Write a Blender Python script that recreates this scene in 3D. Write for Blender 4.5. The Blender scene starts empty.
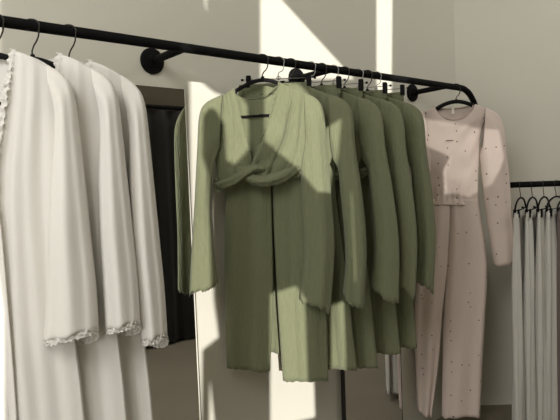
import bpy, bmesh, math, random
import numpy as np
from mathutils import Vector, Matrix, noise
random.seed(4)
SC = bpy.context.scene
COL = SC.collection
PI = math.pi

# ------------------------------------------------------------------ camera calibration (two vanishing points of the photograph)
PP = np.array([280., 210.]); NV = np.array([-240., 197.]); VV = np.array([930., 156.])
FPX = math.sqrt(-np.dot(NV-PP, VV-PP))
def cdir(p): return np.array([p[0]-280., 210.-p[1], -FPX])/FPX
AX = cdir(VV); AX /= np.linalg.norm(AX)
AY = cdir(NV); AY /= np.linalg.norm(AY)
AZ = np.cross(AX, AY)
RM = np.array([AX, AY, AZ])
CAM = np.array([0., -1.72, 1.30])
RAIL_Y, RAIL_Z = -0.2, 1.708
def ray(p): return RM @ cdir(p)
def on_y(p, y):
    r = ray(p); return CAM + (y-CAM[1])/r[1]*r
def on_plane(p, P0, yaw):
    n = np.array([-math.sin(yaw), math.cos(yaw), 0.]); r = ray(p)
    return CAM + np.dot(np.asarray(P0)-CAM, n)/np.dot(r, n)*r
def hook_at(px, y=None):
    # point of the rail axis seen at image column px
    py = 21.6+.143*px
    P = on_y((px, py), RAIL_Y)
    return np.array([P[0], RAIL_Y, RAIL_Z])
YAW = math.radians(-42)
def local(pts, H, yaw):
    # measured points on the upright plane of a hanging garment -> (across, up) metres from the hook
    out = []
    for p in pts:
        q = on_plane(p, H, yaw)-H
        out.append((q[0]*math.cos(yaw)+q[1]*math.sin(yaw), q[2]))
    return out

# ------------------------------------------------------------------ materials
def srgb(r, g, b):
    def f(c):
        c /= 255.
        return c/12.92 if c <= .04045 else ((c+.055)/1.055)**2.4
    return (f(r), f(g), f(b), 1)
def mat(name, col, rough=.6, metal=0., spec=.5):
    m = bpy.data.materials.new(name); m.use_nodes = True
    b = m.node_tree.nodes['Principled BSDF']
    b.inputs['Base Color'].default_value = col
    b.inputs['Roughness'].default_value = rough
    b.inputs['Metallic'].default_value = metal
    b.inputs['Specular IOR Level'].default_value = spec
    return m, m.node_tree, b
def add_noise_bump(nt, b, scale, stretch, strength, dist, detail=4):
    tc = nt.nodes.new('ShaderNodeTexCoord'); mp = nt.nodes.new('ShaderNodeMapping')
    mp.inputs['Scale'].default_value = stretch
    nz = nt.nodes.new('ShaderNodeTexNoise'); nz.inputs['Scale'].default_value = scale; nz.inputs['Detail'].default_value = detail
    bp = nt.nodes.new('ShaderNodeBump'); bp.inputs['Strength'].default_value = strength; bp.inputs['Distance'].default_value = dist
    nt.links.new(tc.outputs['Object'], mp.inputs[0]); nt.links.new(mp.outputs[0], nz.inputs['Vector'])
    nt.links.new(nz.outputs['Fac'], bp.inputs['Height']); nt.links.new(bp.outputs[0], b.inputs['Normal'])
    return mp, nz
def vary(nt, b, vec, c1, c2, scale):
    nz = nt.nodes.new('ShaderNodeTexNoise'); nz.inputs['Scale'].default_value = scale; nz.inputs['Detail'].default_value = 5
    mx = nt.nodes.new('ShaderNodeMix'); mx.data_type = 'RGBA'
    mx.inputs['A'].default_value = c1; mx.inputs['B'].default_value = c2
    nt.links.new(vec, nz.inputs['Vector']); nt.links.new(nz.outputs['Fac'], mx.inputs['Factor'])
    nt.links.new(mx.outputs['Result'], b.inputs['Base Color'])
    return mx
def fabric(name, c1, c2, scale, stretch, strength, dist, transl=0.):
    m, nt, b = mat(name, c1, .92, 0, .15)
    mp, nz = add_noise_bump(nt, b, scale, stretch, strength, dist)
    vary(nt, b, mp.outputs[0], c1, c2, scale*.8)
    b.inputs['Sheen Weight'].default_value = .15
    if transl:
        out = nt.nodes['Material Output']; tr = nt.nodes.new('ShaderNodeBsdfTranslucent'); tr.inputs['Color'].default_value = c1
        mx = nt.nodes.new('ShaderNodeMixShader'); mx.inputs[0].default_value = transl
        nt.links.new(b.outputs[0], mx.inputs[1]); nt.links.new(tr.outputs[0], mx.inputs[2]); nt.links.new(mx.outputs[0], out.inputs['Surface'])
    return m
M = {}
M['green'] = fabric('crinkled_green_gauze', srgb(123, 126, 98), srgb(111, 114, 87), 60, (3, 3, .55), .9, .005, .1)
M['white'] = fabric('white_voile', srgb(245, 242, 236), srgb(240, 236, 229), 40, (2.5, 2.5, .2), .3, .003, .25)
M['cream'] = fabric('cream_cotton', srgb(218, 214, 205), srgb(200, 196, 186), 40, (3, 3, .2), .5, .005, .1)
M['mauve'] = fabric('mauve_cloth', srgb(118, 104, 100), srgb(108, 96, 92), 40, (3, 3, .2), .4, .004)
def pink_material():
    m, nt, b = mat('speckled_pink_cotton', srgb(206, 189, 178), .75, 0, .3)
    mp, nz = add_noise_bump(nt, b, 14, (1.2, 1.2, .7), .5, .012, 3)
    tc = nt.nodes.new('ShaderNodeTexCoord')
    vo = nt.nodes.new('ShaderNodeTexVoronoi'); vo.inputs['Scale'].default_value = 22; vo.inputs['Randomness'].default_value = .9
    wob = nt.nodes.new('ShaderNodeTexNoise'); wob.inputs['Scale'].default_value = 160
    sx = nt.nodes.new('ShaderNodeSeparateXYZ'); cx = nt.nodes.new('ShaderNodeCombineXYZ'); vo.voronoi_dimensions = '2D'
    nt.links.new(tc.outputs['Object'], sx.inputs[0]); nt.links.new(sx.outputs[0], cx.inputs[0]); nt.links.new(sx.outputs[2], cx.inputs[1]); nt.links.new(cx.outputs[0], vo.inputs['Vector']); nt.links.new(tc.outputs['Object'], wob.inputs['Vector'])
    ad = nt.nodes.new('ShaderNodeMath'); ad.operation = 'MULTIPLY_ADD'; ad.inputs[1].default_value = .16; 
    nt.links.new(wob.outputs['Fac'], ad.inputs[0]); nt.links.new(vo.outputs['Distance'], ad.inputs[2])
    lt = nt.nodes.new('ShaderNodeMath'); lt.operation = 'LESS_THAN'; lt.inputs[1].default_value = .155
    nt.links.new(ad.outputs[0], lt.inputs[0])
    sp = nt.nodes.new('ShaderNodeSeparateColor'); nt.links.new(vo.outputs['Color'], sp.inputs[0])
    gt = nt.nodes.new('ShaderNodeMath'); gt.operation = 'GREATER_THAN'; gt.inputs[1].default_value = .7
    nt.links.new(sp.outputs[0], gt.inputs[0])
    mu = nt.nodes.new('ShaderNodeMath'); mu.operation = 'MULTIPLY'
    nt.links.new(lt.outputs[0], mu.inputs[0]); nt.links.new(gt.outputs[0], mu.inputs[1])
    mx = nt.nodes.new('ShaderNodeMix'); mx.data_type = 'RGBA'
    mx.inputs['A'].default_value = srgb(206, 189, 178); mx.inputs['B'].default_value = srgb(104, 90, 83)
    nt.links.new(mu.outputs[0], mx.inputs['Factor']); nt.links.new(mx.outputs['Result'], b.inputs['Base Color'])
    return m
M['pink'] = pink_material()
M['pink_plain'] = fabric('plain_pink_cotton', srgb(180, 160, 148), srgb(174, 154, 142), 30, (2, 2, 1), .3, .003)
M['charcoal'] = fabric('charcoal_cloth', srgb(34, 32, 29), srgb(30, 28, 26), 30, (2, 2, .3), .3, .003)
M['black'], _, _ = mat('black_powder_coat', srgb(10, 10, 10), .75, 0, .15)
M['hanger'], _, _ = mat('black_velvet', srgb(13, 12, 12), .8, 0, .2)
M['steel'], _, _ = mat('wire_steel', srgb(150, 148, 142), .3, 1)
M['dark_steel'], _, _ = mat('dark_wire', srgb(60, 57, 52), .35, 1)
M['edge'], _, _ = mat('dark_mirror_edge', srgb(38, 36, 33), .4)
M['mirror'], _, _ = mat('silvered_glass', (.86, .86, .85, 1), .01, 1)
M['thread'], _, _ = mat('dark_thread', srgb(92, 80, 72), .8)
M['tag'], _, _ = mat('care_tag', srgb(225, 218, 208), .8)
M['board'], _, _ = mat('white_board', srgb(214, 209, 196), .6)
def plaster(name, c1, c2, bump=.12):
    m, nt, b = mat(name, c1, .85, 0, .2)
    mp, nz = add_noise_bump(nt, b, 60, (1, 1, 1), bump, .002)
    vary(nt, b, mp.outputs[0], c1, c2, 2.2)
    return m
M['wall'] = plaster('warm_white_plaster', srgb(208, 204, 190), srgb(203, 199, 185))
M['dark_wall'] = plaster('dark_brown_paint', srgb(100, 92, 78), srgb(94, 86, 73))
M['ceiling'] = plaster('ceiling_paint', srgb(205, 200, 186), srgb(200, 195, 180))
M['floor'] = plaster('polished_screed', srgb(140, 131, 115), srgb(128, 120, 105), .05)

# ------------------------------------------------------------------ object helpers
def link(name, me, m, parent=None, smooth=True):
    o = bpy.data.objects.new(name, me); COL.objects.link(o)
    if m is not None and not me.materials: me.materials.append(m)
    if smooth:
        for p in me.polygons: p.use_smooth = True
    if parent is not None: o.parent = parent
    return o
def mesh(vs, fs):
    me = bpy.data.meshes.new('m'); me.from_pydata([tuple(v) for v in vs], [], fs); me.update(); return me
def from_bm(bm):
    me = bpy.data.meshes.new('m'); bmesh.ops.recalc_face_normals(bm, faces=bm.faces); bm.to_mesh(me); bm.free(); return me
def thing(name, label, cat, loc=(0, 0, 0), rz=0., group=None):
    o = bpy.data.objects.new(name, None); COL.objects.link(o); o.empty_display_size = .05
    o.location = loc; o.rotation_euler = (0, 0, rz); o['label'] = label; o['category'] = cat
    if group: o['group'] = group
    return o
def copy_thing(root, loc, rz, label, scale=(1, 1, 1)):
    r = root.copy(); COL.objects.link(r); r.location = loc; r.rotation_euler = (0, 0, rz); r['label'] = label; r.scale = scale
    for ch in list(root.children):
        c = ch.copy(); COL.objects.link(c); c.parent = r
        for g in ch.children:
            d = g.copy(); COL.objects.link(d); d.parent = c
    return r
def struct(name, me, m, smooth=False):
    o = link(name, me, m, None, smooth); o['kind'] = 'structure'; return o
def bm_box(bm, lo, hi):
    r = bmesh.ops.create_cube(bm, size=1)
    for v in r['verts']:
        v.co = Vector([(lo[i]+hi[i])/2 + v.co[i]*(hi[i]-lo[i]) for i in range(3)])
    return r['verts']
def box_mesh(lo, hi, bev=0):
    bm = bmesh.new(); bm_box(bm, lo, hi)
    if bev: bmesh.ops.bevel(bm, geom=bm.edges[:], offset=bev, segments=2, profile=.7, affect='EDGES')
    return from_bm(bm)
def catmull(pts, n):
    P = np.asarray(pts, float)
    if len(P) == 2:
        t = np.linspace(0, 1, n)[:, None]; return P[0]*(1-t)+P[1]*t
    Q = np.vstack([2*P[0]-P[1], P, 2*P[-1]-P[-2]])
    out = []
    for k in range(n):
        x = k/(n-1)*(len(P)-1); i = min(int(x), len(P)-2); t = x-i
        p0, p1, p2, p3 = Q[i], Q[i+1], Q[i+2], Q[i+3]
        out.append(.5*((2*p1)+(-p0+p2)*t+(2*p0-5*p1+4*p2-p3)*t*t+(-p0+3*p1-3*p2+p3)*t**3))
    return np.array(out)
def sweep(pts, rad, seg=10, caps=True, wob=None):
    # tube along a polyline; rad is one number or a list
    P = [Vector(p) for p in pts]; n = len(P)
    rr = rad if hasattr(rad, '__len__') else [rad]*n
    vs, fs = [], []
    t0 = (P[1]-P[0]).normalized()
    up = Vector((0, 0, 1)) if abs(t0.z) < .9 else Vector((1, 0, 0))
    nrm = (up-t0*up.dot(t0)).normalized()
    for i in range(n):
        t = (P[min(i+1, n-1)]-P[max(i-1, 0)]).normalized()
        nrm = (nrm-t*nrm.dot(t)).normalized(); b = t.cross(nrm)
        for k in range(seg):
            a = 2*PI*k/seg; r = rr[i]
            if wob: r = r*(1+wob(i/(n-1), a))
            vs.append(P[i]+(nrm*math.cos(a)+b*math.sin(a))*r)
    for i in range(n-1):
        for k in range(seg):
            a, b2 = i*seg+k, i*seg+(k+1) % seg
            fs.append((a, b2, b2+seg, a+seg))
    if caps:
        fs.append(tuple(range(seg))[::-1]); fs.append(tuple(range((n-1)*seg, n*seg)))
    return vs, fs
def join(parts):
    vs, fs = [], []
    for v, f in parts:
        o = len(vs); vs += list(v); fs += [tuple(i+o for i in q) for q in f]
    return mesh(vs, fs)
def nz(x, y, z=0.): return noise.noise(Vector((x, y, z)))

# cloth sheet between two edge lines (u, z); disp(s, t, u, z) -> (du, toward viewer, dz)
def sheet(L, R, nu, nv, disp):
    A, B = catmull(L, nv), catmull(R, nv)
    vs, fs = [], []
    for j in range(nv):
        t = j/(nv-1)
        for i in range(nu):
            s = i/(nu-1); q = A[j]*(1-s)+B[j]*s
            d = disp(s, t, q[0], q[1])
            vs.append((q[0]+d[0], -d[1], q[1]+d[2]))
    for j in range(nv-1):
        for i in range(nu-1):
            a = j*nu+i; fs.append((a, a+nu, a+nu+1, a+1))
    return vs, fs
# closed cloth tube whose silhouette runs along two edge lines; depth(t) = half thickness, fold(a, t) = radial factor
def tube(L, R, depth, w0, seg, nv, fold, hem=None):
    A, B = catmull(L, nv), catmull(R, nv)
    vs, fs = [], []
    for j in range(nv):
        t = j/(nv-1); c = (A[j]+B[j])/2; h = (B[j]-A[j])/2
        hl = max(1e-4, float(np.linalg.norm(h)))
        dp = depth(t) if callable(depth) else depth
        wc = w0(t) if callable(w0) else w0
        for k in range(seg):
            a = 2*PI*k/seg
            ca, sa = math.cos(a), math.sin(a)
            ca = math.copysign(abs(ca)**.85, ca); sa = math.copysign(abs(sa)**.85, sa)
            f = fold(a, t)
            # folds push the cloth along the depth, the silhouette stays
            dz = hem(a)*max(0, (t-.93)/.07) if hem else 0
            vs.append((c[0]+h[0]*ca, -(wc+dp*sa+f*(1-.75*abs(ca)**3)*math.copysign(1, sa)), c[1]+h[1]*ca+dz))
    for j in range(nv-1):
        for k in range(seg):
            a, b = j*seg+k, j*seg+(k+1) % seg
            fs.append((a, a+seg, b+seg, b))
    return vs, fs
def cloth(name, parts, m, parent, thick=.0018):
    o = link(name, join(parts), m, parent)
    md = o.modifiers.new('thickness', 'SOLIDIFY'); md.thickness = thick; md.offset = 0
    return o
def pleats(k, amp, seed, drift=.6, grow=1.):
    def f(a, t):
        x = a/(2*PI)
        g = amp*(.35+.65*t**grow)
        return g*(.55*math.sin(2*PI*k*x+seed+drift*math.sin(2.2*t+seed))+.35*math.sin(2*PI*(k*1.7)*x+2*seed-drift*t)+.8*nz(math.cos(a)*1.6+seed*3, math.sin(a)*1.6, t*2.2))
    return f
def frill(pts, width, seed, amp=.006, n=90):
    # gathered raw edge: a narrow rippling band following a line (u, w, z)
    C = catmull(pts, n); vs, fs = [], []; m = 6
    for i in range(n):
        t = C[min(i+1, n-1)]-C[max(i-1, 0)]; t /= np.linalg.norm(t)
        nrm = np.cross(t, np.array([0., 1., 0.])); nrm /= max(1e-6, np.linalg.norm(nrm))
        for k in range(m):
            x = k/(m-1)-.5
            r = math.sin(i*.95+seed)*.6+math.sin(i*.53+2*seed+x*2)*.5+nz(i*.5, x*3, seed)*1.2
            off = amp*r*(.5+abs(x))
            q = C[i]+nrm*(x*width+amp*.7*nz(i*.6, 5+x, seed))
            vs.append((q[0], -(q[1]+off), q[2]))
    for i in range(n-1):
        for k in range(m-1):
            a = i*m+k; fs.append((a, a+1, a+m+1, a+m))
    return vs, fs

# ------------------------------------------------------------------ the room
FRONT_Y, CEIL, LEFT_X = -2.6, 3.35, -2.7
CORNER = np.array([2.84, 0.]); W2D = np.array([math.cos(YAW), math.sin(YAW)])
END2 = CORNER+W2D*4.6
struct('wall_back', box_mesh((LEFT_X-.12, 0, 0), (CORNER[0]+.08, .12, CEIL)), M['wall'])
def wall_slab(P, Q, th, z0=0, z1=CEIL):
    P, Q = np.asarray(P), np.asarray(Q); d = (Q-P)/np.linalg.norm(Q-P); n = np.array([-d[1], d[0]])*th
    a = [P, Q, Q+n, P+n]
    vs = [(x[0], x[1], z0) for x in a]+[(x[0], x[1], z1) for x in a]
    return mesh(vs, [(0, 1, 5, 4), (1, 2, 6, 5), (2, 3, 7, 6), (3, 0, 4, 7), (4, 5, 6, 7), (3, 2, 1, 0)])
struct('wall_right', wall_slab(CORNER, END2, .12), M['wall'])
RX = END2[0]
struct('floor', box_mesh((LEFT_X-.12, FRONT_Y-.12, -.1), (RX+.2, .12, 0)), M['floor'])
struct('ceiling', box_mesh((LEFT_X-.12, FRONT_Y-.12, CEIL), (RX+.2, .12, CEIL+.1)), M['ceiling'])

# ------------------------------------------------------------------ clothes rail on the wall
def rail():
    t = thing('clothes_rail', 'long black pipe clothes rail fixed to the white wall by three round flanges', 'clothes rail', (1.0, RAIL_Y, RAIL_Z))
    r0 = np.array([1.0, RAIL_Y, RAIL_Z])
    rb = .15; xe = 2.555
    pts = [(-.7, RAIL_Y, RAIL_Z), (0, RAIL_Y, RAIL_Z), (1, RAIL_Y, RAIL_Z), (2, RAIL_Y, RAIL_Z), (xe-.05, RAIL_Y, RAIL_Z)]
    for k in range(13):
        a = PI/2*k/12; pts.append((xe+rb*math.sin(a), RAIL_Y, RAIL_Z-rb*(1-math.cos(a))))
    for k in range(0, 13):
        a = PI/2*k/12; pts.append((xe+rb, RAIL_Y+.09*(1-math.cos(a)), RAIL_Z-rb-.05-.09*math.sin(a)))
    pts += [(xe+rb, -.004, RAIL_Z-rb-.14)]
    v, f = sweep([np.array(p)-r0 for p in pts], .0145, 16)
    link('rail_pipe', mesh(v, f), M['black'], t)
    fz = RAIL_Z-.006
    for X in (-.05, .991, 1.648, 2.44):
        bm = bmesh.new()
        prof = [(0, 0), (.043, 0), (.043, .006), (.040, .010), (.02, .013), (.019, .028), (.0, .028)]
        n = 32; vs = []
        for (r, h) in prof: vs.append([bm.verts.new((X-r0[0]+r*math.cos(2*PI*k/n), -r0[1]-h, fz-r0[2]+r*math.sin(2*PI*k/n))) for k in range(n)] if r > 0 else [bm.verts.new((X-r0[0], -r0[1]-h, fz-r0[2]))])
        for a, b in zip(vs, vs[1:]):
            for k in range(n):
                q = [a[k % len(a)], a[(k+1) % len(a)], b[(k+1) % len(b)], b[k % len(b)]]
                u = []
                for w in q:
                    if w not in u: u.append(w)
                if len(u) > 2: bm.faces.new(u)
        link('wall_flange', from_bm(bm), M['black'], t, smooth=False)
        v, f = sweep([(X-r0[0], -r0[1]-.02, fz-r0[2]), (X-r0[0], -r0[1]-.1, fz-r0[2]+.003), (X-r0[0], 0, 0)], .0125, 14)
        link('bracket_arm', mesh(v, f), M['black'], t)
rail()

# ------------------------------------------------------------------ hangers
def hook_pts(drop, r=.0215, rz=.0172):
    pts = [(0, 0, -drop), (0, 0, -drop*.66)]
    pts += [(r*.75, 0, -.031)]
    for k in range(15):
        a = -.35+ (PI+.75)*k/14
        pts.append((r*math.cos(a), 0, -.001+rz*math.sin(a)))
    return pts
def shirt_hanger(H, yaw, label, group, drop=.064, half=.17, slope=.055, bar=True, metal='dark_steel', barz=-.19, pw=1.4, thick=.0075):
    t = thing('clothes_hanger', label, 'hanger', tuple(H), yaw, group)
    v, f = sweep([tuple(p) for p in catmull(hook_pts(drop+.012), 40)], .0021, 8)
    link('hook', mesh(v, f), M[metal], t)
    # arms: flat bar curving down to both sides
    n = 26; vs, fs = [], []
    parts = []
    pts = []
    rr = []
    for i in range(n):
        x = -1+2*i/(n-1)
        pts.append((half*x, .004*abs(x)**2, -drop-.006-slope*abs(x)**pw)); rr.append(thick if abs(x) < .9 else thick*.85)
    parts.append(sweep(pts, rr, 10))
    parts.append(sweep([(0, 0, -drop+.006), (0, 0, -drop-.012)], [.005, .008], 10))
    if bar:
        hb = half*.93
        e = [(-half*.96, 0, -drop-slope+.0), (-hb, 0, barz+.03), (-hb+.02, 0, barz), (0, 0, barz), (hb-.02, 0, barz), (hb, 0, barz+.03), (half*.96, 0, -drop-slope)]
        parts.append(sweep([tuple(p) for p in catmull(e, 50)], .0042, 8))
    link('hanger_body', join(parts), M['hanger'], t)
    return t
def clip_hanger(H, yaw, label, group, half=.105, drop=.06):
    t = thing('trouser_hanger', label, 'hanger', tuple(H), yaw, group)
    parts = [sweep([tuple(p) for p in catmull(hook_pts(drop), 40)], .0017, 8)]
    link('hook', join(parts), M['steel'], t)
    parts = [sweep([(-half-.02, 0, -drop), (half+.02, 0, -drop)], .0015, 8)]
    ring = [(0.006*math.cos(a), 0, -drop+.003+.006*math.sin(a)) for a in np.linspace(0, 2*PI, 14)]
    parts.append(sweep(ring, .0015, 6))
    wire = link('cross_wire', join(parts), M['steel'], t)
    for s in (-1, 1):
        bm = bmesh.new()
        bm_box(bm, (s*half-.0085, -.0105, -drop-.029), (s*half+.0085, -.0035, -drop+.014))
        bm_box(bm, (s*half-.0085, .0035, -drop-.029), (s*half+.0085, .0105, -drop+.014))
        bm_box(bm, (s*half-.0055, -.0045, -drop-.004), (s*half+.0055, .0045, -drop+.006))
        bmesh.ops.bevel(bm, geom=bm.edges[:], offset=.0016, segments=2, affect='EDGES')
        c = link('clip', from_bm(bm), M['hanger'], t, smooth=False)
        v, f = sweep([(s*(half+.018), 0, -drop), (s*(half+.026), 0, -drop)], [.0045, .0035], 8)
        link('end_knob', mesh(v, f), M['hanger'], wire)
    return t

# ------------------------------------------------------------------ green wrap tops
def flip(pts): return [(-u, z) for u, z in pts]
def make_top(H, yaw, label, group, seed=0., left_out=0., flare=0., out=.04):
    t = thing('wrap_top', label, 'top', tuple(H), yaw, group)
    lc = lambda pts: local(pts, HT[0], YAW)
    D = .021
    # back
    BL = lc([(217, 100), (215, 122), (215, 150), (217, 170), (219, 184)]); BR = lc([(311, 97), (309, 120), (308, 150), (304, 166), (299, 178)])
    def bd(s, t_, u, z):
        e = max(0, 1-abs(2*s-1)**3)**.5
        top = 0
        if t_ < .5:
            x = abs(s-.41)/.245
            # shoulder to neck rise, then the scooped neck
            rise = .045*max(0, 1-abs(s-.41)/.5)**.8 if x > 1 else .026-.03*(1-x*x)
            top = rise*(1-t_/.5)**2
        return (0, -.4*D*e-.0035*e+.002*math.sin(26*s+3*t_)*e, top)
    cloth('back_panel', [sheet(BL, BR, 44, 34, bd)], M['green'], t)
    # front panels either side of the deep V
    LL = BL; LR = lc([(234, 89), (241, 117), (247, 141), (252, 160), (254, 178)])
    uc, zc = lc([(250, 171)])[0]
    def gather(u, z):
        th = math.atan2(z-zc, u-uc); r = math.hypot(u-uc, z-zc)
        return .0065*math.exp(-r/.07)*min(1, r/.02)*math.sin(8*th+1.5*nz(r*20, th*2, 3))
    def fl(s, t_, u, z):
        e = math.sin(min(1, s*1.15)*PI/2)
        drape = .006*math.sin((s*1.4-t_*1.1)*9)*t_**1.3+.004*nz(s*4, t_*5, 1+seed)+.003*nz(s*11, t_*4, 4)
        return (0, D*.75*e+drape*e+.003+gather(u, z)*e, 0)
    RL = lc([(279, 83), (273, 107), (265, 131), (256, 152), (249, 176)]); RR = BR
    def fr(s, t_, u, z):
        e = math.sin(min(1, (1-s)*1.15)*PI/2)
        drape = .005*math.sin((s*1.2+t_*.9)*9+1)*t_**1.3+.004*nz(s*4, t_*5, 7+seed)+.003*nz(s*11, t_*4, 9)
        # a deep hanging crease beside the armhole
        cr = -.017*math.exp(-((s-.50+.10*t_)/.035)**2)*min(1, t_*4)-.012*math.exp(-((s-.78)/.03)**2)*min(1, t_*4)
        return (0, D*.85*e+(drape+cr)*e+.006+gather(u, z)*e, 0)
    cloth('front_panel', [sheet(LL, LR, 30, 40, fl)], M['green'], t)
    cloth('front_panel', [sheet(RL, RR, 40, 40, fr)], M['green'], t)
    # neckline rolled edges and the back neck band
    def edge(E, w): return [(u, w, z) for u, z in E]
    a = [(u, -w, z) for (u, w, z) in edge(lc([(234, 89), (241, 117), (247, 141), (252, 160)]), D*.75+.004)]
    b = [(u, -w, z) for (u, w, z) in edge(lc([(279, 83), (273, 107), (265, 131), (256, 152)]), D*.85+.007)]
    wob = lambda i, q: .45*math.sin(i*70)+.3*math.sin(i*31+q)
    parts = [sweep([tuple(p) for p in catmull(a, 70)], .0021, 7, True, wob), sweep([tuple(p) for p in catmull(b, 70)], .0021, 7, True, wob)]
    nb = [(u, .012, z) for u, z in lc([(234, 90), (240, 97), (251, 98.5), (265, 95), (279, 84)])]
    parts.append(sweep([tuple(p) for p in catmull(nb, 50)], .0024, 7))
    o = link('neckline_binding', join(parts), M['green'], t)
    # sleeves
    for q, (L, R, ph) in enumerate(((lc([(223, 95), (207, 104), (201, 117), (199, 150), (196.5, 200), (193.5, 250), (191, 292)]),
                     lc([(220, 148), (217, 156), (214.5, 168), (212, 190), (211.5, 215), (214.5, 246), (219, 281)]), 1.),
                    (lc([(306, 150), (302, 160), (301, 172), (302, 195), (304, 230), (304, 264), (300, 298)]),
                     lc([(304, 93), (317, 100), (324, 114), (326, 150), (331, 195), (334, 250), (330, 313)]), 4.))):
        ph += seed
        if q == 1 and seed:
            L = [(u+out*(i/6)**1.2+.036*min(1, i/2), z) for i, (u, z) in enumerate(L)]; R = [(u+out*(i/6)**1.2+.004*min(1, i/2), z) for i, (u, z) in enumerate(R)]
        dep = lambda x: .016+.012*min(1, x*2)
        if q == 1 and flare:
            L = [(u-flare*(i/6)**3, z) for i, (u, z) in enumerate(L)]; R = [(u+flare*(i/6)**3, z) for i, (u, z) in enumerate(R)]
        wc = (lambda x: .004+left_out*min(1, .3+x*2)) if q == 0 else (lambda x: .004)
        hm = lambda a_, p=ph: .007*math.sin(3*a_+p)+.004*math.sin(11*a_+p)+.003*math.sin(23*a_)
        cloth('sleeve', [tube(L, R, dep, wc, 56, 56, pleats(3, .009, ph, .9, .6), hm)], M['green'], t)
    # twisted front knot: two rolls crossing at the centre
    K1 = lc([(217, 185), (225, 184), (235, 180), (245, 173), (254, 169), (264, 169)])
    K2 = lc([(237, 168), (245, 173), (255, 180), (268, 181), (283, 176), (299, 167)])
    w1 = [.010, .022, .028, .036, .03, .018]; w2 = [.016, .022, .026, .030, .028, .012]
    parts = []
    for K, ww, rr, sd in ((K1, w1, [.010, .0145, .016, .0155, .014, .010], 2), (K2, w2, [.011, .0145, .0165, .0175, .0175, .011], 5)):
        c = catmull([(u, -w, z) for (u, z), w in zip(K, ww)], 60); r = catmull([(x, 0) for x in rr], 60)[:, 0]
        parts.append(sweep([tuple(p) for p in c], list(r), 20, True, lambda i, a_, s=sd: .15*math.sin(4*a_+5*i+s)+.10*math.sin(7*a_-6*i)+.14*nz(i*7, a_*1.5, s)+.05*math.sin(60*i+a_)))
    link('twist_knot', join(parts), M['green'], t)
    # loose hanging tail of the knot at the left
    F = [(u, .012, z) for u, z in lc([(217, 178), (215.5, 184), (217, 191), (222, 190)])]
    cloth('knot_frill', [frill(F, .012, 3, .004, 40)], M['green'], t)
    return t
# ------------------------------------------------------------------ green trousers
def make_trousers(H, yaw, label, group, seed=0.):
    t = thing('wide_leg_trousers', label, 'trousers', tuple(H), yaw, group)
    lc = lambda pts: local(pts, HP[0], YAW)
    top = lc([(239, 87), (274, 86), (310, 84)])
    D = lambda x: .009+.012*min(1, x*2.5)
    for L, R, ph, hemk in ((lc([(240, 89), (231, 125), (226, 190), (225, 280), (227, 367)]), lc([(274, 86), (272, 125), (271, 190), (273, 290), (270, 371)]), 1.3, 1),
                     (lc([(274, 86), (273, 125), (273, 190), (277, 290), (283, 380)]), lc([(310, 86), (315, 130), (319, 190), (326, 290), (328, 380)]), 3.7, 1)):
        ph += seed
        if seed and R[0][0] > .05: R = [(u-d_, z) for (u, z), d_ in zip(R, (0, .03, .05, .028, 0))]
        pl = pleats(3, .009, ph, .5, .5)
        def fold(a, t_, pl=pl, ph=ph):
            cr = -.006*math.exp(-((math.cos(a)-.35*math.cos(ph))/.12)**2)*min(1, t_*4)
            return pl(a, t_)*min(1, .25+t_*3)+cr
        hm = lambda a_, p=ph: .0025*math.sin(3*a_+p)+.0015*math.sin(17*a_)
        cloth('trouser_leg', [tube(L, R, D, 0, 72, 70, fold, hm)], M['green'], t)
    # gathered elastic waistband
    L = [(top[0][0], top[0][1]+.006), (top[0][0]-.001, top[0][1]-.03)]; R = [(top[2][0], top[2][1]+.006), (top[2][0]+.001, top[2][1]-.03)]
    cloth('waistband', [tube(L, R, .0105, 0, 140, 10, lambda a, t_: .0022*math.sin(34*a)+.001*math.sin(51*a+1))], M['green'], t)
    return t

GY = math.radians(-46)
tops_px = [262, 290, 321, 344, 367]
tr_px = [278, 310, 333, 358, 376]
HT = [hook_at(p) for p in tops_px]; HP = [hook_at(p) for p in tr_px]
top_labels = ['front green wrap top with its twisted knot fully in view, leftmost of the green tops',
              'second green wrap top from the left, sleeve hanging right behind the front twisted top',
              'third green wrap top from the left, middle of the row, wide flared cuff',
              'fourth green wrap top from the left, second nearest to the pink jumpsuit',
              'last green wrap top on the right, overlapping the edge of the pink jumpsuit']
tr_labels = ['front green wide-leg trousers hanging below the twisted wrap top, slit between the legs visible',
             'second pair of green wide-leg trousers from the left, sunlit hem beside the front pair',
             'third pair of green wide-leg trousers from the left, middle of the row',
             'fourth pair of green wide-leg trousers from the left, short hem above the white wall',
             'last pair of green wide-leg trousers, next to the pink jumpsuit leg']
hanger_labels = ['black hanger in the open neck of the front green wrap top', 'black hanger inside the second green wrap top from the left',
                 'black hanger inside the middle green wrap top', 'black hanger inside the fourth green wrap top from the left', 'black hanger inside the last green wrap top by the pink jumpsuit']
clip_labels = ['steel clip hanger with wire above the front green top, holding the first trousers', 'steel clip hanger holding the second green trousers from the left',
               'steel clip hanger holding the third green trousers from the left', 'steel clip hanger holding the fourth green trousers from the left', 'steel clip hanger holding the last green trousers beside the wall flange']
top0 = make_top(HT[0], YAW, top_labels[0], 'green wrap tops on the rail', 0., .034)
tr0 = make_trousers(HP[0], YAW, tr_labels[0], 'green trousers on the rail')
hg0 = shirt_hanger(HT[0], YAW, hanger_labels[0], 'black hangers in the green tops', half=.135, slope=.064, pw=1.7, thick=.0068)
cl0 = clip_hanger(HP[0], YAW, clip_labels[0], 'clip hangers on the rail')
yaws = [YAW]+[math.radians(a) for a in (-58, -59, -61, -60)]
sz_tr = [1, .99, 1.01, .99, .99]
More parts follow.
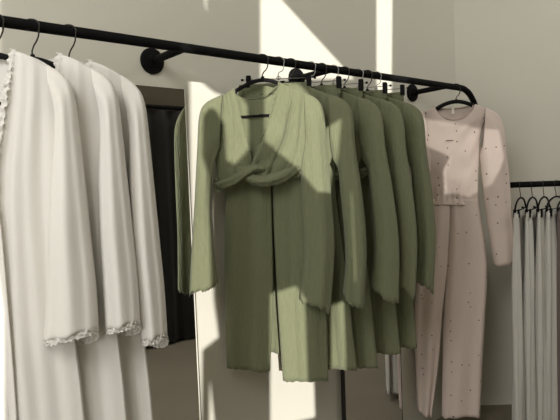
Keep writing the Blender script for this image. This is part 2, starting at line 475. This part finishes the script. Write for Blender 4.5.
for i in range(1, 5):
    make_top(HT[i], yaws[i], top_labels[i], 'green wrap tops on the rail', 1.7*i, .0, [0, 0, .016, 0, .0][i], [0, .03, .04, .042, .032][i])
    make_trousers(HP[i], yaws[i], tr_labels[i], 'green trousers on the rail', 1.3*i).scale = (1, 1, sz_tr[i])
    copy_thing(hg0, tuple(HT[i]), yaws[i], hanger_labels[i])
    copy_thing(cl0, tuple(HP[i]), yaws[i], clip_labels[i])

# ------------------------------------------------------------------ white dresses
HW = [hook_at(-5), hook_at(31), hook_at(68)]
def make_dress(H, yaw, label, group, wide=0.):
    t = thing('white_dress', label, 'dress', tuple(H), yaw, group)
    lc = lambda pts: local(pts, HW[2], YAW)
    neck = lc([(93, 63)])[0]
    # right half measured, left half mirrored
    side = lc([(128, 82), (131, 110), (132, 140), (136, 220), (143, 320), (153, 420), (163, 560)])
    L, R = flip(side), side
    D = .03
    hu = side[0][0]
    def top_rise(s, front):
        u = abs(2*s-1)
        k = neck[0]/hu
        full = neck[1]-side[0][1]
        if u > k: return full*(1-(u-k)/(1-k))+.010*math.sin(PI*(u-k)/(1-k))
        return full-(.02*(1-(u/k)**2))
    def back(s, t_, u, z):
        e = max(0, 1-abs(2*s-1)**4)**.5
        return (0, -D*.5*e-.004*e*math.sin(30*s+2*t_)*t_, top_rise(s, 0)*max(0, 1-t_/.25)**1.5)
    cloth('back_panel', [sheet(L, R, 50, 50, back)], M['white'], t)
    # front: two panels meeting at the centre, with the V opening at the top
    vd = .30
    z0 = side[0][1]
    cent = [(neck[0], neck[1]), (neck[0]*.72, neck[1]-.1), (neck[0]*.35, neck[1]-.22), (-.006, neck[1]-.36), (-.018, side[4][1]), (-.02, side[5][1]), (-.02, side[6][1])]
    for sg in (1, -1):
        A = cent if sg > 0 else flip(side); B = side if sg > 0 else flip(cent)
        def fr(s, t_, u, z, sg=sg):
            x = s if sg > 0 else 1-s
            e = math.sin(min(1, (1-x)*1.2)*PI/2)
            f = (.007*math.sin(x*11+1.5+.8*math.sin(3*t_)+sg)+.005*math.sin(x*23-t_*2+2*sg)+.008*nz(x*3, t_*2.5, sg*3))*min(1, .15+t_*1.6)
            return (0, D*.8*e+f*e+.002+(.004 if sg > 0 else 0), 0 if x < .001 else .008*math.sin(PI*x)*max(0, 1-t_/.15))
        cloth('front_panel', [sheet(A, B, 50, 70, fr)], M['white'], t)
    E = [(u, D*.8+.013-.012*(k == 0), z+.004) for k, (u, z) in enumerate(cent[:4])]
    parts = [frill(E, .014, 2, .006, 110), frill([(-u, w, z) for u, w, z in E], .014, 5, .006, 110)]
    nb = [(neck[0]*x, -.008, neck[1]-.012*(1-x*x)) for x in (-1, -.5, 0, .5, 1)]
    parts.append(frill(nb, .012, 8, .004, 60))
    cloth('neck_frill', parts, M['white'], t, .001)
    so = lc([(122, 76), (136, 86), (145, 102), (150, 140), (155, 190), (160, 240), (165, 290), (168, 336)])
    si = lc([(133, 130), (132, 143), (132, 158), (132, 185), (134, 215), (137, 255), (141, 300), (145, 338)])
    si = [(u-wide*(k/7)**2, z-.012*wide/.05*(k/7)**4) for k, (u, z) in enumerate(si)]
    for sg in (1, -1):
        Ls, Rs = (si, so) if sg > 0 else (flip(so), flip(si))
        dep = lambda x: .02+.028*min(1, x*1.5)
        hm = lambda a_, p=sg: .018*math.sin(a_)+.006*math.sin(2*a_+p)+.003*math.sin(7*a_)
        o = cloth('sleeve', [tube(Ls, Rs, dep, lambda x: .012+.012*x, 64, 64, pleats(4, .010, 2.+sg, .9, .8), hm)], M['white'], t)
        # frilled cuff round the sleeve opening
        A, B = np.array(Ls[-1]), np.array(Rs[-1]); c = (A+B)/2; h = (B-A)/2
        ring = []
        for k in range(17):
            a = 2*PI*k/16
            ring.append((c[0]+h[0]*math.cos(a), .024+.05*math.sin(a), c[1]+h[1]*math.cos(a)+.018*math.sin(a)+.006*math.sin(2*a+sg)-.003))
        cloth('cuff_frill', [frill(ring, .010, 4+sg, .0045, 150), frill([(u, w, z-.008) for u, w, z in ring], .008, 9+sg, .0045, 150)], M['white'], o, .001)
    return t
dress_labels = ['front white dress at the left edge, frilled V neck and hanger bar showing',
                'middle white dress of the three, between the front and the rear white dress',
                'rear white dress of the three, nearest the dark leaning mirror']
d0 = make_dress(HW[2], YAW, dress_labels[2], 'white dresses on the rail')
wh_l = ['black hanger inside the front white dress at the left edge', 'black hanger with thin hook inside the middle white dress', 'black hanger with thin hook inside the rear white dress near the mirror']
h0 = shirt_hanger(HW[2], YAW, wh_l[2], 'black hangers in the white dresses', drop=.078, half=.13, slope=.062, barz=-.2)
for i in (0, 1):
    dd = make_dress(HW[i], YAW, dress_labels[i], 'white dresses on the rail', (.065, .02)[i]); dd.scale = (1, 1, .935)
    dd.location = Vector(HW[i])+Vector((math.cos(YAW), math.sin(YAW), 0))*(-.010, .016)[i]
    copy_thing(h0, tuple(HW[i]), YAW, wh_l[i])

# ------------------------------------------------------------------ pink jumpsuit
HJ = hook_at(456)
def make_jumpsuit(H, yaw):
    t = thing('jumpsuit', 'pale pink long-sleeved jumpsuit with tiny dark specks at the end of the rail', 'jumpsuit', tuple(H), yaw)
    lc = lambda pts: local(pts, H, yaw)
    D = .026
    L = lc([(423, 113), (422, 135), (424, 165), (425, 185), (425, 205)]); R = lc([(490, 111), (481, 132), (479, 160), (478, 185), (479, 205)])
    nl, nr, nbm = lc([(434, 107)])[0], lc([(473, 104.5)])[0], lc([(452, 121)])[0]
    def rise(s, u0, z0, dip):
        u = L[0][0]+(R[0][0]-L[0][0])*s
        base = L[0][1]+(R[0][1]-L[0][1])*s
        if u < nl[0]: k = (u-L[0][0])/(nl[0]-L[0][0]); return k*(nl[1]-L[0][1])*1.0
        if u > nr[0]: k = (R[0][0]-u)/(R[0][0]-nr[0]); return k*(nr[1]-R[0][1])
        x = (u-nl[0])/(nr[0]-nl[0]); line = nl[1]+(nr[1]-nl[1])*x
        return line-dip*(1-(2*x-1)**2)**.6-base
    dip = (nl[1]+nr[1])/2-nbm[1]
    def fr(s, t_, u, z):
        e = max(0, 1-abs(2*s-1)**3)**.5
        g = math.exp(-((t_-.9)/.13)**2)
        f = .003*g*(1-t_**8)*math.sin(s*58+3*math.sin(t_*9))+.006*nz(s*4, t_*5, 2)+.004*math.sin(s*16+t_*4)*t_
        # lines from the right armhole
        f += .006*math.sin((s*1.1+t_*1.7)*13)*math.exp(-((s-.85)/.2)**2)*math.exp(-((t_-.35)/.22)**2)
        return (0, D*e*(1-.25*g)+f*e, rise(s, u, z, dip)*max(0, 1-t_/.4)**1.6)
    def bk(s, t_, u, z):
        e = max(0, 1-abs(2*s-1)**3)**.5
        return (0, -D*e*.8, rise(s, u, z, .012)*max(0, 1-t_/.4)**1.6)
    chest = cloth('front_panel', [sheet(L, R, 80, 80, fr)], M['pink'], t)
    cloth('back_panel', [sheet(L, R, 40, 50, bk)], M['pink'], t)
    # neckband front and back
    pts = []
    for k in range(41):
        x = k/40; u = nl[0]+(nr[0]-nl[0])*x; z = nl[1]+(nr[1]-nl[1])*x-dip*(1-(2*x-1)**2)**.6
        pts.append((u, -(D*(1-abs(2*x-1)**3)**.5*.95+.001), z+.002))
    pb = []
    for k in range(31):
        x = k/30; u = nl[0]+(nr[0]-nl[0])*x; z = nl[1]+(nr[1]-nl[1])*x-.012*(1-(2*x-1)**2)**.6
        pb.append((u, D*.75*(1-abs(2*x-1)**3)**.5, z))
    band = link('neckband', join([sweep(pts, .0036, 8), sweep(pb, .0036, 8)]), M['pink_plain'], t)
    u, z = lc([(453.5, 110)])[0]
    link('neck_tag', box_mesh((u-.006, .008, z-.018), (u+.006, .0095, z+.01), .0004), M['tag'], band, False)
    # line of tiny stitched letters on the chest, too small to read
    a, b = lc([(444.5, 141)])[0], lc([(451, 141)])[0]
    bm = bmesh.new(); n = 7
    for k in range(n):
        x = a[0]+(b[0]-a[0])*k/(n-1); h = .002 if k % 2 else .0032
        bm_box(bm, (x-.0017, -D-.009, a[1]-h/2), (x+.0017, -D+.002, a[1]+h/2))
    link('chest_stitching', from_bm(bm), M['thread'], chest, False)
    # sleeves
    so = lc([(484, 108), (496, 114), (502, 126), (505, 150), (508, 180), (511, 220), (515, 262)])
    si = lc([(481, 148), (479, 156), (480, 166), (482, 186), (485, 210), (489, 238), (493.5, 265)])
    mid = (nl[0]+nr[0])/2
    mir = lambda P: [(2*mid-u, z) for u, z in P]
    for A, B, ph in ((si, so, 1.), (mir(so), mir(si), 3.)):
        hm = lambda a_, p=ph: .002*math.sin(2*a_+p)
        cloth('sleeve', [tube(A, B, lambda x: .018+.014*min(1, x*2), .012, 56, 60, pleats(3, .008, ph, 1.2, .4), hm)], M['pink'], t)
    # legs
    LA = lc([(426, 199), (420, 232), (417, 268), (415, 318), (416, 368), (418, 411)]); LB = lc([(451, 199), (449, 232), (447, 268), (442, 310), (438, 362), (431, 415)])
    RA = lc([(451, 199), (450, 232), (447, 268), (444, 313), (443, 362), (442, 416)]); RB = lc([(478, 199), (483, 232), (487, 268), (485, 312), (482, 362), (479.5, 416)])
    for A, B, ph in ((LA, LB, 2.2), (RA, RB, 5.1)):
        hm = lambda a_, p=ph: .006*math.sin(2*a_+p)+.002*math.sin(9*a_)
        cloth('trouser_leg', [tube(A, B, lambda x: .021+.012*min(1, x*2), 0, 80, 90, pleats(4, .012, ph, 1., .5), hm)], M['pink'], t)
    return t
make_jumpsuit(HJ, YAW)
shirt_hanger(HJ, YAW, 'black hanger with curved arms in the neck of the pink jumpsuit', None, drop=.062, half=.135, slope=.06, bar=False, pw=1.9, thick=.0095)

# ------------------------------------------------------------------ mirrors leaning on the wall
def mirror(x0, x1, label, lean, em):
    W, H, T = x1-x0, 1.615, .02
    t = thing('leaning_mirror', label, 'mirror', (x0, -.004-T-math.sin(lean)*H, .004), 0, 'tall mirrors on the wall')
    t.rotation_euler = (-lean, 0, 0)
    link('mirror_glass', box_mesh((.004, -.001, .004), (W-.004, .002, H-.004)), M['mirror'], t, False)
    bm = bmesh.new()
    bm_box(bm, (.004, .0025, .004), (W-.004, T, H-.004))
    bm_box(bm, (0, -.0015, 0), (.004, T, H)); bm_box(bm, (W-.004, -.0015, 0), (W, T, H))
    bm_box(bm, (.004, -.0015, H-.004), (W-.004, T, H)); bm_box(bm, (.004, -.0015, 0), (W-.004, T, .004))
    link('mirror_frame', from_bm(bm), em, t, False)
mirror(.50, 1.10, 'tall dark mirror leaning on the wall between the white dresses and the green outfits', math.radians(.4), M['board'])
mirror(1.85, 2.26, 'tall mirror behind the green trousers reflecting the pink jumpsuit hems', math.radians(.25), M['edge'])

# ------------------------------------------------------------------ dark curtain across the room, seen only in the mirror
def curtain():
    x0, x1, zt = 1.75, 3.4, 1.95
    t = thing('dark_curtain', 'dark curtain on a black rod seen reflected in the tall mirror', 'curtain', (x0, FRONT_Y+.09, zt))
    v, f = sweep([(-.1, 0, 0), (.8, 0, 0), (x1-x0+.1, 0, 0)], .018, 12); link('curtain_rod', mesh(v, f), M['black'], t)
    vs, fs = [], []; n, m = 160, 12
    for j in range(m):
        for i in range(n):
            x = i/(n-1); vs.append((x*(x1-x0), -.0+.022*math.sin(x*60+.6*math.sin(x*17))*(.6+.4*j/m), -.02-1.91*j/(m-1)))
    for j in range(m-1):
        for i in range(n-1):
            a = j*n+i; fs.append((a, a+n, a+n+1, a+1))
    cloth('curtain_panel', [(vs, fs)], M['charcoal'], t, .003)
curtain()

# ------------------------------------------------------------------ second rail with cream garments, along the right wall
N2 = np.array([math.sin(YAW), -math.cos(YAW)])     # out of the right wall
O2 = CORNER+N2*.30
def on_rail2(px, py=184):
    P0 = np.array([O2[0], O2[1], 0.]); return on_plane((px, py), P0, YAW)
RZ2 = on_rail2(535, 184.2)[2]
def rail2():
    a = on_rail2(507)
    t = thing('clothes_rail', 'short black clothes rail on the right wall carrying cream garments', 'clothes rail', (a[0], a[1], RZ2), YAW)
    v, f = sweep([(-.02, 0, 0), (.5, 0, 0), (1.5, 0, 0)], .0145, 16); link('rail_pipe', mesh(v, f), M['black'], t)
    for x in (.45, 1.3):
        v, f = sweep([(x, 0, 0), (x, .29, 0)], .012, 14); link('bracket_arm', mesh(v, f), M['black'], t)
        v, f = sweep([(x, .275, 0), (x, .299, 0)], .04, 28); link('wall_flange', mesh(v, f), M['black'], t, False)
rail2()
def make_cream(H, yaw, label, m, kind, cat, group):
    t = thing(kind, label, cat, tuple(H), yaw, group)
    # long trousers folded over: two narrow pleated legs clipped at the waist
    zt, zb = -.135, -H[2]+.035
    for sg in (-1, 1):
        L = [(.005 if sg > 0 else -.15, zt), (.003 if sg > 0 else -.165, (zt+zb)/2), (.006 if sg > 0 else -.17, zb)]
        R = [(.15 if sg > 0 else -.005, zt), (.165 if sg > 0 else -.003, (zt+zb)/2), (.17 if sg > 0 else -.006, zb)]
        cloth('trouser_leg', [tube(L, R, lambda x: .010+.012*min(1, x*3), 0, 72, 50, pleats(5, .018, 1.7+sg+H[0]*19, 1.6, .4))], m, t)
    L = [(-.151, zt+.012), (-.152, zt-.03)]; R = [(.151, zt+.012), (.152, zt-.03)]
    cloth('waistband', [tube(L, R, .011, 0, 120, 8, lambda a, x: .002*math.sin(30*a))], m, t)
    return t
def make_arch(H, yaw, label, group):
    t = thing('clip_hanger', label, 'hanger', tuple(H), yaw, group)
    v, f = sweep([tuple(p) for p in catmull(hook_pts(.07), 36)], .0018, 8); link('hook', mesh(v, f), M['dark_steel'], t)
    n = 30; pts = []
    for i in range(n):
        a = PI*i/(n-1); pts.append((.165*math.cos(a), 0, -.125+.06*math.sin(a)))
    parts = [sweep(pts, .0045, 8), sweep([(-.165, 0, -.125), (.165, 0, -.125)], .004, 8)]
    link('hanger_body', join(parts), M['hanger'], t)
    for s in (-.125, .125):
        bm = bmesh.new(); bm_box(bm, (s-.012, -.013, -.155), (s+.012, -.006, -.115)); bm_box(bm, (s-.012, .006, -.155), (s+.012, .013, -.115)); bm_box(bm, (s-.009, -.007, -.13), (s+.009, .007, -.118))
        link('clip', from_bm(bm), M['hanger'], t, False)
    return t
view = lambda px: math.atan2(ray((px, 184))[1], ray((px, 184))[0])
spec = [(520.3, 8.5), (532, 8.5), (543.7, 9), (556, 15), (569, 18)]
cl = ['cream pleated trousers nearest the pink jumpsuit, leftmost on the right wall rail', 'second cream pleated trousers from the left on the right wall rail',
      'third cream pleated trousers from the left on the right wall rail', 'fourth cream pleated trousers on the right wall rail, under the turned hanger', 'mauve trousers at the right edge of the photo, last on the right wall rail']
hl = ['black arched clip hanger nearest the pink sleeve on the right rail', 'second black arched clip hanger from the left on the right rail', 'third black arched clip hanger from the left on the right rail',
      'wider looking arched clip hanger turned toward the room on the right rail', 'arched clip hanger at the right edge of the photo']
a0 = None
for i, (px, off) in enumerate(spec):
    P = on_rail2(px); H = np.array([P[0], P[1], RZ2]); yw = view(px)+math.radians(180-off)
    if i == 0: a0 = make_arch(H, yw, hl[0], 'arched clip hangers on the right rail'); c0 = make_cream(H, yw, cl[0], M['cream'], 'pleated_trousers', 'trousers', 'cream trousers on the right rail')
    else:
        copy_thing(a0, tuple(H), yw, hl[i])
        if i < 4: make_cream(H, yw, cl[i], M['cream'], 'pleated_trousers', 'trousers', 'cream trousers on the right rail')
        else: make_cream(H, yw, cl[i], M['mauve'], 'pleated_trousers', 'trousers', None)

# ------------------------------------------------------------------ sunlight and the unseen front wall cut to shape it
AZ_S, EL_S = math.radians(52), math.radians(10)
SUN = np.array([math.cos(AZ_S)*math.cos(EL_S), math.sin(AZ_S)*math.cos(EL_S), -math.sin(EL_S)])

def to_sun_cut(pts, surf):  # carries a sun patch outline back along the sun to the front wall
    out = []
    for p in pts:
        q = on_y(p, 0.) if surf is None else on_plane(p, surf, YAW)
        t = (q[1]-FRONT_Y)/SUN[1]
        w_ = q-SUN*t
        out.append((w_[0], w_[2]))
    return out
# made-up holes in the unseen front wall, shaped to throw the sun patches
SUN_CUTS = [
    to_sun_cut([(258, -27), (345, 68), (356, 80), (258, 80)], None),
    to_sun_cut([(198, -30), (209, -30), (209, 18), (203, 9)], None),
    to_sun_cut([(375, -30), (394, -30), (393, 110), (375, 110)], None),
    to_sun_cut([(-14, -30), (3, -30), (3, 60), (-14, 60)], None),
    to_sun_cut([(-14, 190), (2, 190), (7, 270), (12, 310), (13, 460), (-14, 460)], HW[0]),
    to_sun_cut([(262, 78), (300, 79), (322, 99), (327, 124), (345, 114), (341, 160), (336, 194), (314, 194), (294, 168), (262, 142)], HT[0]),
    to_sun_cut([(186, 66), (214, 82), (236, 86), (250, 105), (252, 150), (236, 168), (224, 160), (222, 125), (213, 112), (207, 120), (206, 160), (212, 178), (215, 300), (220, 340), (204, 352), (203, 445), (193, 445), (188, 300)], HT[0]),
    to_sun_cut([(207, 364), (211, 366), (219, 440), (207, 440)], None),
    to_sun_cut([(268, 294), (298, 284), (308, 300), (311, 383), (330, 384), (332, 445), (271, 445), (271, 366), (268, 366)], HT[0]),
    to_sun_cut([(344, 196), (350, 196), (354, 282), (348, 282)], HT[1]),
    to_sun_cut([(328, 305), (344, 298), (346, 374), (328, 374)], HP[1]),
    to_sun_cut([(418, 119), (498, 133), (503, 160), (490, 186), (470, 198), (455, 194), (442, 196), (440, 172), (447, 158), (432, 150), (418, 144)], HJ),
]
DARK_X = 1.0
def sun_cut_wall():  # unseen wall behind the camera, its added holes mask the sun
    bm = bmesh.new(); eds = []
    for poly in [[(LEFT_X-.12, 0), (DARK_X, 0), (DARK_X, CEIL), (LEFT_X-.12, CEIL)]]+SUN_CUTS:
        vs = [bm.verts.new((x, FRONT_Y, z)) for x, z in poly]
        eds += [bm.edges.new((vs[i], vs[(i+1) % len(vs)])) for i in range(len(vs))]
    bmesh.ops.triangle_fill(bm, edges=eds, use_beauty=True, use_dissolve=False)
    o = struct('wall_front_sun_cuts', from_bm(bm), M['wall'])
    md = o.modifiers.new('thickness', 'SOLIDIFY'); md.thickness = .03; md.offset = 0
    return o
sun_cut_wall()
def sun_filter(poly, name, col):  # unseen filter sheet, added to weaken the sun patch on the jumpsuit
    m = bpy.data.materials.new('sun_filter_tint'); m.use_nodes = True; nt = m.node_tree; nt.nodes.remove(nt.nodes['Principled BSDF'])
    tr = nt.nodes.new('ShaderNodeBsdfTransparent'); tr.inputs[0].default_value = col
    nt.links.new(tr.outputs[0], nt.nodes['Material Output'].inputs['Surface'])
    struct(name, mesh([(x, FRONT_Y-.02, z) for x, z in poly], [tuple(range(len(poly)))]), m)
sun_filter(SUN_CUTS[-1], 'sun_filter_sheet', (.22, .22, .22, 1))
struct('wall_front_dark', box_mesh((DARK_X, FRONT_Y-.06, 0), (RX+.2, FRONT_Y, CEIL)), M['dark_wall'])

sun = bpy.data.lights.new('sun', 'SUN'); sun.energy = 5.6; sun.angle = math.radians(.35); sun.color = (1, .975, .93)
so_ = bpy.data.objects.new('sun', sun); COL.objects.link(so_); so_.rotation_euler = Vector(SUN).to_track_quat('-Z', 'Y').to_euler(); so_.location = (-3, -3, 4)

w = bpy.data.worlds.new('sky'); SC.world = w; w.use_nodes = True
w.node_tree.nodes['Background'].inputs[0].default_value = (.85, .92, 1, 1); w.node_tree.nodes['Background'].inputs[1].default_value = .4
def area(name, loc, target, sx, sy, e, col):
    l = bpy.data.lights.new(name, 'AREA'); l.shape = 'RECTANGLE'; l.size = sx; l.size_y = sy; l.energy = e; l.color = col
    o = bpy.data.objects.new(name, l); COL.objects.link(o); o.location = loc
    o.rotation_euler = (Vector(target)-Vector(loc)).to_track_quat('-Z', 'Y').to_euler(); return o
area('upper_left_fill', (-1.0, -1.5, 2.75), (.65, -.2, 1.25), 1.2, 1.1, 34, (1, .995, .98))  # added soft fill hung in the room for the dresses, no window there
area('left_side_fill', (-1.9, -1.25, 1.15), (.6, -.35, 1.1), 1.1, 1.5, 19, (1, .99, .97))  # added low fill from the left to brighten the white dresses
area('ceiling_fill', (2.2, -1.7, 3.3), (2.2, -1.3, 0), 2.4, .9, 9, (1, .985, .93))  # added top fill below the closed ceiling, not an opening
area('right_wall_fill', (3.3, -2.2, 2.95), (3.6, -.4, 1.75), 1.4, .6, 17, (1, .985, .94))  # added fill to lift the right wall, no window behind it

# ------------------------------------------------------------------ camera
cd = bpy.data.cameras.new('camera'); co = bpy.data.objects.new('camera', cd); COL.objects.link(co)
cd.sensor_fit = 'HORIZONTAL'; cd.sensor_width = 36; cd.lens = 36*FPX/560; cd.clip_start = .02
m4 = Matrix([[RM[i][0], RM[i][1], RM[i][2], CAM[i]] for i in range(3)]+[[0, 0, 0, 1]])
co.matrix_world = m4
SC.camera = co
SC.view_settings.view_transform = 'Standard'; SC.view_settings.look = 'None'; SC.view_settings.gamma = 1; SC.view_settings.exposure = 0
SC.view_settings.use_curve_mapping = False
